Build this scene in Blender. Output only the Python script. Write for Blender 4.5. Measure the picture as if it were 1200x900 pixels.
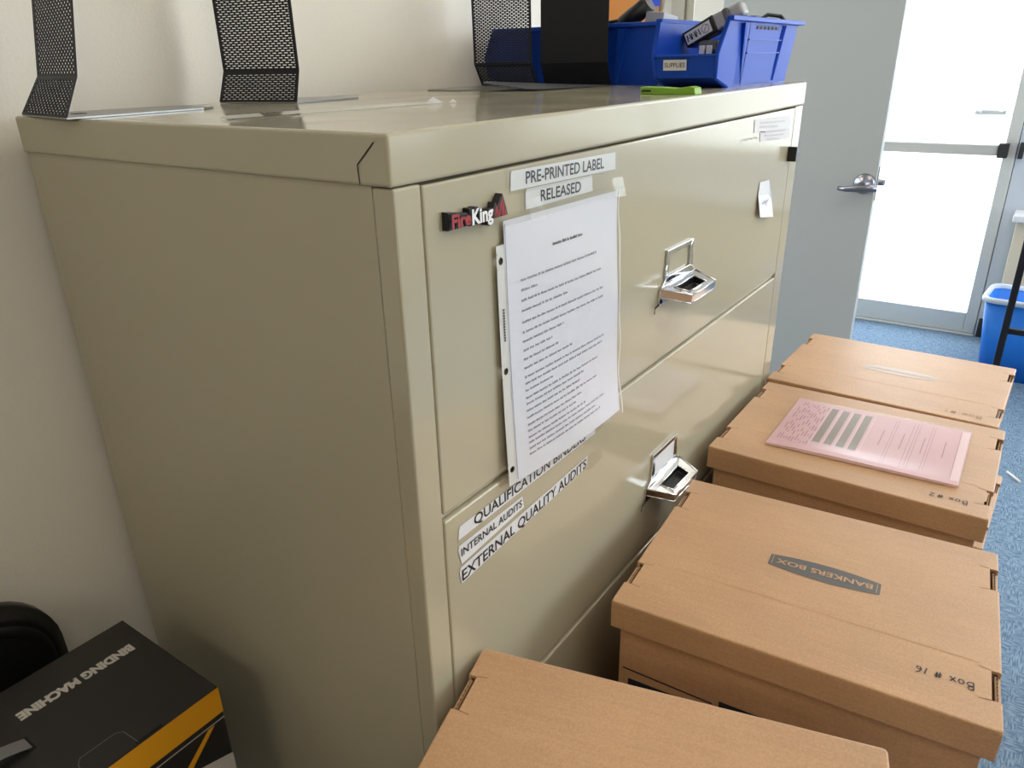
import bpy, bmesh, math, random
from mathutils import Vector, Matrix, Euler
random.seed(7)
for o in list(bpy.data.objects): bpy.data.objects.remove(o)
SC = bpy.context.scene
COL = SC.collection
V = Vector

# ------------------------------------------------------------------ camera
def camera():
    yaw, pitch, roll = math.radians(35.3907), math.radians(-23.3819), math.radians(-1.2682)
    f = V((math.cos(yaw)*math.cos(pitch), math.sin(yaw)*math.cos(pitch), math.sin(pitch)))
    r = f.cross(V((0, 0, 1))).normalized(); u = r.cross(f)
    c, s = math.cos(roll), math.sin(roll)
    r2, u2 = c*r + s*u, -s*r + c*u
    cam = bpy.data.cameras.new('camera'); ob = bpy.data.objects.new('camera', cam); COL.objects.link(ob)
    M = Matrix((r2, u2, -f)).transposed().to_4x4(); M.translation = V((-0.4164, -0.4044, 1.3869))
    ob.matrix_world = M
    cam.sensor_width = 36; cam.lens = 877.0/1200*36; cam.clip_start = 0.02
    SC.camera = ob
camera()
SC.view_settings.view_transform = 'Standard'; SC.view_settings.look = 'None'
SC.view_settings.gamma = 1; SC.view_settings.use_curve_mapping = False
SC.view_settings.exposure = 1.08

# ------------------------------------------------------------------ world and lights
W = bpy.data.worlds.new('sky'); SC.world = W; W.use_nodes = True
bg = W.node_tree.nodes['Background']; bg.inputs[0].default_value = (0.86, 0.93, 1.0, 1); bg.inputs[1].default_value = 3.2
def area(name, loc, size, to, power, color=(1, 1, 1), portal=False):
    L = bpy.data.lights.new(name, 'AREA'); L.shape = 'RECTANGLE'; L.size, L.size_y = size
    L.energy = power; L.color = color
    ob = bpy.data.objects.new(name, L); COL.objects.link(ob)
    ob.location = loc; ob.rotation_euler = (V(to)-V(loc)).to_track_quat('-Z', 'Y').to_euler()
    if portal: L.cycles.is_portal = True
    return ob
area('daylight_portal', (4.10, 0.25, 1.1), (1.0, 2.0), (0, 0.25, 1.1), 1, portal=True)
area('daylight_portal', (4.10, -1.65, 1.6), (2.2, 1.5), (0, -1.65, 1.6), 1, portal=True)
area('daylight_portal', (2.7, -3.32, 1.65), (2.4, 1.6), (2.7, 0, 1.65), 1, portal=True)
area('daylight_portal', (1.4, 2.82, 1.57), (2.0, 1.5), (1.4, 0, 1.57), 1, portal=True)
CEIL_Z = 2.65
CEILING_LAMPS = [((-0.8, -1.4), 2.9), ((0.9, -1.0), 2.9), ((2.9, -1.0), 2.9), ((1.9, 1.6), 2.9), ((-2.3, -0.7), 2.9)]     # position, strength of each panel

# ------------------------------------------------------------------ materials
MATS = {}
def mat(name, color, rough=0.5, metal=0.0, spec=0.5, coat=0.0, emit=None, noise=None, bump=None, rvar=None):
    """noise=(scale, amount): value mottling of the paint; bump=(scale, strength)"""
    m = bpy.data.materials.new(name); m.use_nodes = True; nt = m.node_tree; b = nt.nodes['Principled BSDF']
    b.inputs['Base Color'].default_value = (*color, 1); b.inputs['Roughness'].default_value = rough
    b.inputs['Metallic'].default_value = metal; b.inputs['Specular IOR Level'].default_value = spec
    b.inputs['Coat Weight'].default_value = coat; b.inputs['Coat Roughness'].default_value = 0.1
    tc = nt.nodes.new('ShaderNodeTexCoord')
    if noise:
        n = nt.nodes.new('ShaderNodeTexNoise'); n.inputs['Scale'].default_value = noise[0]; n.inputs['Detail'].default_value = 5
        nt.links.new(tc.outputs['Object'], n.inputs['Vector'])
        mx = nt.nodes.new('ShaderNodeMix'); mx.data_type = 'RGBA'
        a = noise[1]
        mx.inputs['A'].default_value = (*[c*(1-a) for c in color], 1); mx.inputs['B'].default_value = (*[min(1, c*(1+a)) for c in color], 1)
        nt.links.new(n.outputs['Fac'], mx.inputs['Factor']); nt.links.new(mx.outputs['Result'], b.inputs['Base Color'])
    if bump:
        n = nt.nodes.new('ShaderNodeTexNoise'); n.inputs['Scale'].default_value = bump[0]; n.inputs['Detail'].default_value = 3
        nt.links.new(tc.outputs['Object'], n.inputs['Vector'])
        bp = nt.nodes.new('ShaderNodeBump'); bp.inputs['Strength'].default_value = bump[1]; bp.inputs['Distance'].default_value = 0.002
        nt.links.new(n.outputs['Fac'], bp.inputs['Height']); nt.links.new(bp.outputs['Normal'], b.inputs['Normal'])
    if rvar:
        n = nt.nodes.new('ShaderNodeTexNoise'); n.inputs['Scale'].default_value = rvar[0]; n.inputs['Detail'].default_value = 4
        nt.links.new(tc.outputs['Object'], n.inputs['Vector'])
        mr = nt.nodes.new('ShaderNodeMapRange'); mr.inputs['From Min'].default_value = 0.35; mr.inputs['From Max'].default_value = 0.7
        mr.inputs['To Min'].default_value = rvar[1]; mr.inputs['To Max'].default_value = rvar[2]
        nt.links.new(n.outputs['Fac'], mr.inputs['Value']); nt.links.new(mr.outputs['Result'], b.inputs['Roughness'])
    if emit:
        b.inputs['Emission Color'].default_value = (*color, 1); b.inputs['Emission Strength'].default_value = emit
    MATS[name] = m
    return m
def srgb(r, g, b):
    f = lambda c: (c/255/12.92) if c <= 10 else ((c/255+0.055)/1.055)**2.4
    return (f(r), f(g), f(b))
def film(name, tint, rough, amount):
    m = bpy.data.materials.new(name); m.use_nodes = True; nt = m.node_tree; nt.nodes.clear()
    out = nt.nodes.new('ShaderNodeOutputMaterial'); tr = nt.nodes.new('ShaderNodeBsdfTransparent'); tr.inputs[0].default_value = (*tint, 1)
    gl = nt.nodes.new('ShaderNodeBsdfGlossy'); gl.inputs['Roughness'].default_value = rough
    lw = nt.nodes.new('ShaderNodeLayerWeight'); lw.inputs['Blend'].default_value = 0.5
    fr = nt.nodes.new('ShaderNodeMath'); fr.operation = 'POWER'; fr.inputs[1].default_value = 4.0
    nt.links.new(lw.outputs['Facing'], fr.inputs[0])
    ad = nt.nodes.new('ShaderNodeMath'); ad.operation = 'ADD'; ad.inputs[1].default_value = amount; ad.use_clamp = True
    mx = nt.nodes.new('ShaderNodeMixShader')
    nt.links.new(fr.outputs[0], ad.inputs[0]); nt.links.new(ad.outputs[0], mx.inputs[0])
    nt.links.new(tr.outputs[0], mx.inputs[1]); nt.links.new(gl.outputs[0], mx.inputs[2]); nt.links.new(mx.outputs[0], out.inputs[0])
    return m
def cardboard(name, color):
    m = bpy.data.materials.new(name); m.use_nodes = True; nt = m.node_tree; b = nt.nodes['Principled BSDF']
    b.inputs['Roughness'].default_value = 0.42; b.inputs['Specular IOR Level'].default_value = 0.55
    b.inputs['Sheen Weight'].default_value = 0.1; b.inputs['Sheen Roughness'].default_value = 0.4
    tc = nt.nodes.new('ShaderNodeTexCoord')
    def noise(scale, sc, det):
        mp = nt.nodes.new('ShaderNodeMapping'); mp.inputs['Scale'].default_value = sc; nt.links.new(tc.outputs['Object'], mp.inputs[0])
        n = nt.nodes.new('ShaderNodeTexNoise'); n.inputs['Scale'].default_value = scale; n.inputs['Detail'].default_value = det
        nt.links.new(mp.outputs[0], n.inputs['Vector']); return n
    n1 = noise(300, (1, .05, 1), 2); n2 = noise(420, (1, 1, 1), 3); n3 = noise(9, (1, .6, 1), 3)
    def madd(a, k, c):
        q = nt.nodes.new('ShaderNodeMath'); q.operation = 'MULTIPLY_ADD'; q.inputs[1].default_value = k
        nt.links.new(a.outputs[0], q.inputs[0]); nt.links.new(c.outputs[0], q.inputs[2]) if c else setattr(q.inputs[2], 'default_value', 0); return q
    z = madd(n3, .5, None); z = madd(n2, .55, z); z = madd(n1, .22, z)
    rp = nt.nodes.new('ShaderNodeValToRGB'); rp.color_ramp.elements[0].position = 0.48; rp.color_ramp.elements[1].position = 0.80
    rp.color_ramp.elements[0].color = (*[c*0.86 for c in color], 1); rp.color_ramp.elements[1].color = (*[min(1, c*1.13) for c in color], 1)
    nt.links.new(z.outputs[0], rp.inputs[0]); nt.links.new(rp.outputs[0], b.inputs['Base Color'])
    bp = nt.nodes.new('ShaderNodeBump'); bp.inputs['Strength'].default_value = 0.2; bp.inputs['Distance'].default_value = 0.0004
    nt.links.new(n1.outputs['Fac'], bp.inputs['Height']); nt.links.new(bp.outputs['Normal'], b.inputs['Normal'])
    return m
def carpet(name):
    m = bpy.data.materials.new(name); m.use_nodes = True; nt = m.node_tree; b = nt.nodes['Principled BSDF']
    b.inputs['Roughness'].default_value = 0.95; b.inputs['Specular IOR Level'].default_value = 0.1
    tc = nt.nodes.new('ShaderNodeTexCoord')
    def streak(sc):
        mp = nt.nodes.new('ShaderNodeMapping'); mp.inputs['Scale'].default_value = sc; nt.links.new(tc.outputs['Object'], mp.inputs[0])
        n = nt.nodes.new('ShaderNodeTexNoise'); n.inputs['Scale'].default_value = 1; n.inputs['Detail'].default_value = 2
        nt.links.new(mp.outputs[0], n.inputs['Vector']); return n
    na, nb = streak((40, 260, 1)), streak((260, 40, 1))
    ck = nt.nodes.new('ShaderNodeTexNoise'); ck.inputs['Scale'].default_value = 26; nt.links.new(tc.outputs['Object'], ck.inputs['Vector'])
    th = nt.nodes.new('ShaderNodeMath'); th.operation = 'GREATER_THAN'; th.inputs[1].default_value = 0.5; nt.links.new(ck.outputs['Fac'], th.inputs[0])
    mx = nt.nodes.new('ShaderNodeMix'); nt.links.new(th.outputs[0], mx.inputs['Factor'])
    nt.links.new(na.outputs['Fac'], mx.inputs['A']); nt.links.new(nb.outputs['Fac'], mx.inputs['B'])
    rp = nt.nodes.new('ShaderNodeValToRGB'); e = rp.color_ramp.elements
    e[0].position = 0.36; e[0].color = (*srgb(84, 108, 134), 1); e[1].position = 0.64; e[1].color = (*srgb(132, 153, 174), 1)
    nt.links.new(mx.outputs['Result'], rp.inputs[0]); nt.links.new(rp.outputs[0], b.inputs['Base Color'])
    return m

M = dict(
    wall=mat('wall_paint', srgb(238, 233, 222), 0.6, noise=(3, 0.02), bump=(220, 0.25)),
    tan_wall=mat('tan_wall_paint', srgb(150, 134, 112), 0.7, noise=(3, 0.03)),  # unseen near wall, given a darker tone to cut bounced light
    ceiling=mat('ceiling_tile', srgb(225, 223, 216), 0.9, noise=(60, 0.04)),
    carpet=carpet('blue_carpet'),
    putty=mat('putty_enamel', srgb(180, 173, 150), 0.34, spec=0.4, noise=(2.2, 0.02)),
    putty_front=mat('putty_enamel_front', srgb(182, 175, 152), 0.13, spec=0.75, noise=(2.2, 0.02)),
    putty_top=mat('putty_enamel_top', srgb(182, 175, 152), 0.12, spec=0.5, rvar=(9, 0.09, 0.16)),
    gap=mat('dark_gap', (0.012, 0.011, 0.010), 0.9),
    chrome=mat('chrome', (0.72, 0.72, 0.74), 0.13, metal=1.0),
    black_steel=mat('black_powder_coat', (0.009, 0.010, 0.016), 0.5, spec=0.35),
    sheen_plate=mat('sheen_steel_plate', (0.085, 0.09, 0.10), 0.5, metal=0.0),  # grey carries the wall's reflection on the plate in its colour
    grey_steel=mat('brushed_steel_plate', (0.34, 0.34, 0.33), 0.32, metal=0.7),
    blue=mat('blue_polypropylene', srgb(16, 74, 192), 0.45, spec=0.3, noise=(20, 0.04)),
    label_white=mat('label_white', srgb(226, 228, 232), 0.35, noise=(300, 0.02)),
    ink=mat('black_ink', (0.012, 0.012, 0.014), 0.5),
    ink_grey=mat('grey_toner', (0.27, 0.27, 0.30), 0.6),
    paper=mat('white_paper', srgb(228, 230, 238), 0.55, noise=(12, 0.015)),
    sleeve=film('clear_sleeve', (0.985, 0.985, 0.99), 0.16, 0.04),
    tape=film('clear_tape', (0.95, 0.945, 0.925), 0.2, 0.03),
    pouch=film('clear_pouch', (0.96, 0.95, 0.95), 0.32, 0.02),
    crumpled=film('crumpled_tape', (0.92, 0.92, 0.9), 0.12, 0.3),
    strip=mat('sleeve_edge_strip', srgb(214, 215, 212), 0.3),
    red=mat('badge_red', srgb(166, 34, 38), 0.35), white=mat('badge_white', srgb(240, 240, 240), 0.35),
    black=mat('black_plastic', (0.010, 0.010, 0.011), 0.4),
    lime=mat('lime_plastic', srgb(128, 178, 52), 0.5),
    card=cardboard('kraft_cardboard', srgb(192, 151, 112)),
    card_edge=mat('corrugated_edge', srgb(140, 108, 80), 0.8),
    print_sheen=mat('sheen_print', srgb(172, 148, 126), 0.34, spec=0.7),  # grey print lightened: the sky's sheen is put into its colour
    print_grey=mat('grey_print', srgb(86, 82, 80), 0.34, spec=0.8), print_navy=mat('navy_print', srgb(26, 30, 46), 0.6),
    marker=mat('marker_ink', srgb(58, 50, 46), 0.5), marker_faint=mat('faint_marker', srgb(164, 126, 92), 0.6),
    pink=mat('pink_form', srgb(222, 178, 182), 0.5, noise=(25, 0.05)), pink_ink=mat('pink_form_ink', srgb(176, 122, 134), 0.6),
    pink_bar=mat('olive_bars', srgb(142, 128, 112), 0.6), pink_light=mat('pale_pink', srgb(240, 206, 208), 0.5),
    box_black=mat('black_carton', (0.016, 0.015, 0.015), 0.42, noise=(40, 0.1)), yellow=mat('yellow_carton', srgb(232, 164, 28), 0.45),
    box_white=mat('white_carton', srgb(200, 196, 188), 0.5), strap=mat('grey_strap', srgb(120, 120, 122), 0.3),
    chair=mat('black_vinyl', (0.008, 0.008, 0.009), 0.36, bump=(140, 0.2)),
    door=mat('grey_door_paint', srgb(188, 193, 194), 0.42, noise=(2, 0.02)), door_edge=mat('door_edge', srgb(120, 124, 126), 0.5),
    satin=mat('satin_nickel', (0.27, 0.27, 0.31), 0.3, metal=1.0),
    alu=mat('aluminium_frame', srgb(206, 209, 208), 0.4, metal=0.3), bar=mat('push_bar_grey', srgb(178, 178, 176), 0.4),
    pillar=mat('blue_grey_paint', srgb(190, 198, 210), 0.5), ledge=mat('white_ledge', srgb(222, 224, 230), 0.3),
    beige=mat('beige_panel', srgb(214, 202, 176), 0.5), dark=mat('dark_rubber', (0.02, 0.02, 0.022), 0.7),
    rim=mat('pale_bag_rim', srgb(206, 216, 232), 0.35), bin_blue=mat('recycling_blue', srgb(36, 128, 232), 0.4),
    orange=mat('orange_board', srgb(238, 158, 84), 0.7, noise=(8, 0.03)), tan=mat('tan_wood', srgb(190, 150, 112), 0.5, noise=(15, 0.1)),
    note=mat('blue_note', srgb(50, 90, 230), 0.6), blind=mat('beige_blind', srgb(196, 190, 174), 0.6),
    frame_white=mat('white_frame_paint', srgb(238, 236, 226), 0.4),
    grey_plastic=mat('grey_plastic', srgb(168, 170, 176), 0.4), mid_grey=mat('mid_grey_plastic', srgb(96, 96, 102), 0.4),
    ground=mat('pale_concrete', srgb(215, 215, 210), 0.9, noise=(3, 0.05)),
    glass=film('window_glass', (0.97, 0.98, 0.98), 0.02, 0.0),
    lamp=mat('lamp_diffuser', (1.0, 0.89, 0.74), 0.5, emit=1.0),
)

# ------------------------------------------------------------------ mesh helpers
class MB:
    def __init__(s): s.bm = bmesh.new(); s.mats = []
    def mi(s, m):
        if m not in s.mats: s.mats.append(m)
        return s.mats.index(m)
    def face(s, pts, m):
        vs = [s.bm.verts.new(p) for p in pts]
        f = s.bm.faces.new(vs); f.material_index = s.mi(m); return f
    def mesh(s, vs, fs, m):
        bv = [s.bm.verts.new(p) for p in vs]; k = s.mi(m)
        for f in fs:
            try: bf = s.bm.faces.new([bv[i] for i in f]); bf.material_index = k
            except ValueError: pass
        return bv
    def box(s, lo, hi, m, bev=0, seg=2, rot=None, mats=None):
        x0, y0, z0 = lo; x1, y1, z1 = hi
        P = [V(p) for p in ((x0,y0,z0),(x1,y0,z0),(x1,y1,z0),(x0,y1,z0),(x0,y0,z1),(x1,y0,z1),(x1,y1,z1),(x0,y1,z1))]
        if rot: P = [rot @ p for p in P]
        t = bmesh.new(); bv = [t.verts.new(p) for p in P]
        for f in ((0,3,2,1),(4,5,6,7),(0,1,5,4),(1,2,6,5),(2,3,7,6),(3,0,4,7)): t.faces.new([bv[i] for i in f])
        if bev: bmesh.ops.bevel(t, geom=t.edges[:], offset=bev, segments=seg, affect='EDGES', profile=0.5)
        s.add(t, m); t.free()
    def add(s, t, m, mtx=None):
        t.verts.ensure_lookup_table(); t.verts.index_update()
        s.mesh([(mtx @ v.co if mtx else v.co.copy()) for v in t.verts], [[v.index for v in f.verts] for f in t.faces], m)
    def prism(s, poly, axis, a, b, m, bev=0, mtx=None, seg=2):
        """poly: list of 2D points in the plane perpendicular to axis ('x','y','z'), extruded a..b"""
        def p3(q, h):
            if axis == 'x': return V((h, q[0], q[1]))
            if axis == 'y': return V((q[0], h, q[1]))
            return V((q[0], q[1], h))
        t = bmesh.new(); n = len(poly)
        A = [t.verts.new(p3(q, a)) for q in poly]; B = [t.verts.new(p3(q, b)) for q in poly]
        t.faces.new(A); t.faces.new(B[::-1])
        for i in range(n): t.faces.new((A[i], B[i], B[(i+1) % n], A[(i+1) % n]))
        bmesh.ops.recalc_face_normals(t, faces=t.faces[:])
        if bev: bmesh.ops.bevel(t, geom=t.edges[:], offset=bev, segments=seg, affect='EDGES', profile=0.5)
        s.add(t, m, mtx); t.free()
    def tube(s, pts, r, m, n=10, cap=True):
        pts = [V(p) for p in pts]; rings = []
        rr = r if isinstance(r, (list, tuple)) else [r]*len(pts)
        up = V((0, 0, 1))
        d0 = (pts[1]-pts[0]).normalized()
        if abs(d0.dot(up)) > 0.95: up = V((1, 0, 0))
        side = d0.cross(up).normalized()
        for i, p in enumerate(pts):
            d = (pts[min(i+1, len(pts)-1)]-pts[max(i-1, 0)]).normalized()
            side = (side - d*side.dot(d)).normalized(); q = side.cross(d)
            rings.append([s.bm.verts.new(p + rr[i]*(math.cos(2*math.pi*k/n)*side + math.sin(2*math.pi*k/n)*q)) for k in range(n)])
        k0 = s.mi(m)
        for a, b in zip(rings, rings[1:]):
            for k in range(n):
                f = s.bm.faces.new((a[k], b[k], b[(k+1) % n], a[(k+1) % n])); f.material_index = k0; f.smooth = True
        if cap:
            for rg in (rings[0][::-1], rings[-1]):
                f = s.bm.faces.new(rg); f.material_index = k0
    def loft(s, rings, m, cap=(True, True), closed=True, smooth=False):
        k0 = s.mi(m); R = [[s.bm.verts.new(p) for p in r] for r in rings]; n = len(R[0])
        for a, b in zip(R, R[1:]):
            for k in range(n if closed else n-1):
                f = s.bm.faces.new((a[k], b[k], b[(k+1) % n], a[(k+1) % n])); f.material_index = k0; f.smooth = smooth
        if cap[0]: f = s.bm.faces.new(R[0][::-1]); f.material_index = k0
        if cap[1]: f = s.bm.faces.new(R[-1]); f.material_index = k0
    def ribbon(s, pts, w, nrm, m):
        """flat stroke of width w along pts, in the plane with normal nrm"""
        nrm = V(nrm); pts = [V(p) for p in pts]; k0 = s.mi(m); L = []
        for i, p in enumerate(pts):
            d = (pts[min(i+1, len(pts)-1)]-pts[max(i-1, 0)]).normalized(); q = nrm.cross(d).normalized()*w/2
            L.append((s.bm.verts.new(p+q), s.bm.verts.new(p-q)))
        for a, b in zip(L, L[1:]):
            f = s.bm.faces.new((a[0], a[1], b[1], b[0])); f.material_index = k0
    def build(s, name, parent=None, loc=None, recalc=True, smooth=None):
        if recalc: bmesh.ops.recalc_face_normals(s.bm, faces=s.bm.faces[:])
        me = bpy.data.meshes.new(name); s.bm.to_mesh(me); s.bm.free()
        for m in s.mats: me.materials.append(m)
        ob = bpy.data.objects.new(name, me); COL.objects.link(ob)
        if parent: ob.parent = parent
        if loc: ob.location = loc
        if smooth: me.shade_smooth() if smooth == 1 else me.set_sharp_from_angle(angle=math.radians(smooth)) or None
        return ob
def rrect(x0, y0, x1, y1, r, n=5):
    P = []
    for cx, cy, a0 in ((x1-r, y1-r, 0), (x0+r, y1-r, 90), (x0+r, y0+r, 180), (x1-r, y0+r, 270)):
        for k in range(n+1):
            a = math.radians(a0+90*k/n); P.append((cx+r*math.cos(a), cy+r*math.sin(a)))
    return P
def empty(name, loc, label, cat, group=None, rz=0.0):
    o = bpy.data.objects.new(name, None); COL.objects.link(o); o.empty_display_size = 0.05
    o.location = loc; o.rotation_euler = (0, 0, rz); tag(o, label, cat, group); return o
def tag(o, label, cat, group=None):
    o['label'] = label; o['category'] = cat
    if group: o['group'] = group
    return o
def struct(o): o['kind'] = 'structure'; return o
TXT = {}
def text_poly(s, bold=0.0, extrude=0.0):
    """text outline as (verts, faces), bounding box normalised so that cap height = 1 and x starts at 0; returns also the width"""
    key = (s, bold, extrude)
    if key in TXT: return TXT[key]
    def ev(body):
        cu = bpy.data.curves.new('t', 'FONT'); cu.body = body; cu.size = 1; cu.offset = bold; cu.extrude = extrude; cu.resolution_u = 3
        ob = bpy.data.objects.new('t', cu); COL.objects.link(ob)
        dg = bpy.context.evaluated_depsgraph_get(); e = ob.evaluated_get(dg); me = e.to_mesh()
        r = ([v.co.copy() for v in me.vertices], [list(p.vertices) for p in me.polygons]); e.to_mesh_clear()
        bpy.data.objects.remove(ob); bpy.data.curves.remove(cu); return r
    hv, _ = ev('H'); cap = max(v.y for v in hv)
    vs, fs = ev(s); x0 = min(v.x for v in vs); x1 = max(v.x for v in vs)
    out = ([V(((v.x-x0)/cap, v.y/cap, v.z/cap)) for v in vs], fs, (x1-x0)/cap)
    TXT[key] = out; return out
def put_text(mb, s, org, U, N, width, cap, m, bold=0.0, extrude=0.0, up=None):
    """U reading direction, N outward normal; baseline starts at org; stretched to width x cap height"""
    vs, fs, w = text_poly(s, bold, extrude)
    U = V(U).normalized(); N = V(N).normalized(); Up = V(up).normalized() if up else N.cross(U)
    org = V(org)
    mb.mesh([org + U*(v.x*width/w) + Up*(v.y*cap) + N*(v.z*cap) for v in vs], fs, m)

# ------------------------------------------------------------------ room
LW, FW, RW, NW = 0.618, 4.03, -3.2, -2.9            # left wall y, far wall x, right wall y, near wall x
b = MB(); b.box((NW-.1, RW-.1, -0.1), (FW+.12, 2.8, 0), M['carpet']); floor = struct(b.build('floor'))
b = MB(); b.box((NW-.1, RW-.1, CEIL_Z), (FW+.12, 2.8, CEIL_Z+.1), M['ceiling']); struct(b.build('ceiling'))
b = MB(); b.box((NW, LW, 0), (1.27, LW+.12, CEIL_Z), M['wall']); struct(b.build('wall_left'))
b = MB(); b.box((NW-.1, RW-.1, 0), (NW, 2.8, CEIL_Z), M['tan_wall']); struct(b.build('wall_near'))
b = MB()                                            # right wall with a window opening x 1.5..3.9, z 0.85..2.45
for lo, hi in (((NW, -3.3, 0), (1.5, RW, CEIL_Z)), ((3.9, -3.3, 0), (FW+.12, RW, CEIL_Z)), ((1.5, -3.3, 0), (3.9, RW, .85)), ((1.5, -3.3, 2.45), (3.9, RW, CEIL_Z))):
    b.box(lo, hi, M['wall'])
struct(b.build('wall_right'))
b = MB()
for lo, hi in (((NW, 0), (0.4, CEIL_Z)), ((2.4, 0), (FW+.12, CEIL_Z)), ((0.4, 0), (2.4, .8)), ((0.4, 2.35), (2.4, CEIL_Z))):
    b.box((lo[0], 2.7, lo[1]), (hi[0], 2.8, hi[1]), M['wall'])
struct(b.build('wall_alcove'))
b = MB()                                            # far wall: exit door y -.25...76 z 0..2.12, window y -2.75..-.55 z .85..2.35
for lo, hi in (((0.765, 0), (2.7, CEIL_Z)), ((-.2485, 2.13), (.765, CEIL_Z)), ((-.55, 0), (-.2485, CEIL_Z)),
               ((-2.75, 0), (-.55, .85)), ((-2.75, 2.35), (-.55, CEIL_Z)), ((RW, 0), (-2.75, CEIL_Z))):
    b.box((FW, lo[0], lo[1]), (FW+.12, hi[0], hi[1]), M['pillar'] if hi[0] <= -.24 else M['wall'])
struct(b.build('wall_far'))
b = MB(); b.box((2.395, LW, 0), (FW, LW+.12, CEIL_Z), M['wall']); struct(b.build('wall_left'))
b = MB(); b.box((2.345, LW-.006, 0), (2.395, LW+.126, 2.12), M['frame_white'], .004); struct(b.build('trim_1'))
b = MB(); b.box((FW-.012, -.315, 0), (FW, -.256, .10), M['dark'], .003); struct(b.build('baseboard_far'))
b = MB(); b.box((NW, LW-.012, 0), (1.27, LW, .10), M['dark'], .003); struct(b.build('baseboard_left'))
def window(name, axis, pos, a0, a1, z0, z1):
    b = MB(); g = MB(); t = .05
    def bx(q, lo, hi, m, d=.03):
        if axis == 'x': q.box((pos-d, lo[0], lo[1]), (pos+d, hi[0], hi[1]), m, .003)
        else: q.box((lo[0], pos-d, lo[1]), (hi[0], pos+d, hi[1]), m, .003)
    mid = (a0+a1)/2
    for lo, hi in (((a0, z0), (a1, z0+t)), ((a0, z1-t), (a1, z1)), ((a0, z0+t), (a0+t, z1-t)), ((a1-t, z0+t), (a1, z1-t)), ((mid-t/2, z0+t), (mid+t/2, z1-t))):
        bx(b, lo, hi, M['alu'])
    o = struct(b.build(name))
    for q0, q1 in ((a0+t, mid-t/2), (mid+t/2, a1-t)):
        g = MB(); bx(g, (q0, z0+t), (q1, z1-t), M['glass'], .003); g.build('pane', o)
window('window_1', 'x', FW+.05, -2.75, -.55, .85, 2.35)
window('window_2', 'y', -3.25, 1.5, 3.9, .85, 2.45)
window('window_3', 'y', 2.75, .4, 2.4, .8, 2.35)
# glass exit door in the far wall
y0, y1 = -.245, .755
b = MB()
b.box((FW-.005, y0, 0.012), (FW+.045, y0+.052, 2.12), M['alu'], .004); b.box((FW-.005, y1-.052, 0.012), (FW+.045, y1, 2.12), M['alu'], .004)
b.box((FW-.004, y0+.052, 0.012), (FW+.044, y1-.052, .118), M['alu'], .004); b.box((FW-.004, y0+.052, 2.0), (FW+.044, y1-.052, 2.12), M['alu'], .004)
d1 = struct(b.build('door_1'))
g = MB(); g.box((FW+.015, y0+.05, .115), (FW+.023, y1-.05, 2.0), M['glass']); g.build('pane', d1)
g = MB(); g.box((FW-.045, y0+.075, .916), (FW-.006, y1-.02, .966), M['bar'], .005); pb = g.build('push_bar', d1)
g = MB(); g.box((FW-.055, y0+.032, .908), (FW-.005, y0+.075, .974), M['dark'], .004); g.build('bar_end_cap', d1)
g = MB(); g.box((FW+.03, y0-.0032, .012), (FW+.06, y0+.004, 2.12), M['dark']); g.build('gasket', d1)
g = MB(); g.box((FW+.055, -.165, 1.095), (FW+.08, -.03, 1.12), M['alu'], .006); g.box((FW+.022, -.06, 1.10), (FW+.06, -.045, 1.115), M['alu']); g.box((FW+.022, -.15, 1.10), (FW+.06, -.135, 1.115), M['alu']); g.build('outer_pull', d1)
g = MB(); g.box((FW-.02, y0-.002, 0), (FW+.06, y1+.004, .0105), M['alu'], .003); struct(g.build('trim_2'))
g = MB(); g.box((FW-.03, -.275, .905), (FW-.001, -.255, .98), M['dark'], .003); tag(g.build('strike_plate'), 'black latch strike on the post right of the glass door', 'latch')
# outside
b = MB(); b.box((FW+.13, -14, -.2), (30, 14, -.05), M['ground']); struct(b.build('ground_outside'))
b = MB(); b.box((11.0, -9, -.05), (11.3, 9, 1.6), M['ground'], .02); struct(b.build('wall_outside'))
b = MB(); b.box((NW, -30, -.2), (FW+.1, -3.35, -.05), M['ground']); struct(b.build('ground_outside'))
# ceiling lamps; those behind the camera and in the alcove are added fill
for (x, y), st in CEILING_LAMPS:
    t = empty('ceiling_light', (x, y, CEIL_Z-.03), {-0.8: 'unseen ceiling fill light added just behind and above the camera', 0.9: 'recessed ceiling light panel over the aisle beside the boxes', 2.9: 'recessed ceiling light panel nearest the far window', 1.9: 'unseen ceiling fill light added in the alcove behind the left wall', -2.3: 'unseen ceiling fill light added farthest behind the camera, by the tan wall'}[x], 'ceiling light', 'ceiling light panels')
    f = MB()
    for lo, hi in (((-.32, -.62), (.32, -.59)), ((-.32, .59), (.32, .62)), ((-.32, -.59), (-.29, .59)), ((.29, -.59), (.32, .59))):
        f.box((lo[0], lo[1], 0), (hi[0], hi[1], .03), M['frame_white'])
    f.build('frame', t)
    d = MB(); d.box((-.29, -.59, .008), (.29, .59, .02), M['lamp']); d.build('diffuser', t)
M['lamp'].node_tree.nodes['Principled BSDF'].inputs['Emission Strength'].default_value = 2.9

# grey door standing open
hx, hy, fx, fy = 2.338, .634, 2.352, .066
dl = math.hypot(fx-hx, fy-hy); ang = math.atan2(fy-hy, fx-hx)
D = bpy.data.objects.new('door_2', None); COL.objects.link(D); struct(D); D.location = (hx, hy, 0); D.rotation_euler = (0, 0, ang)
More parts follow.
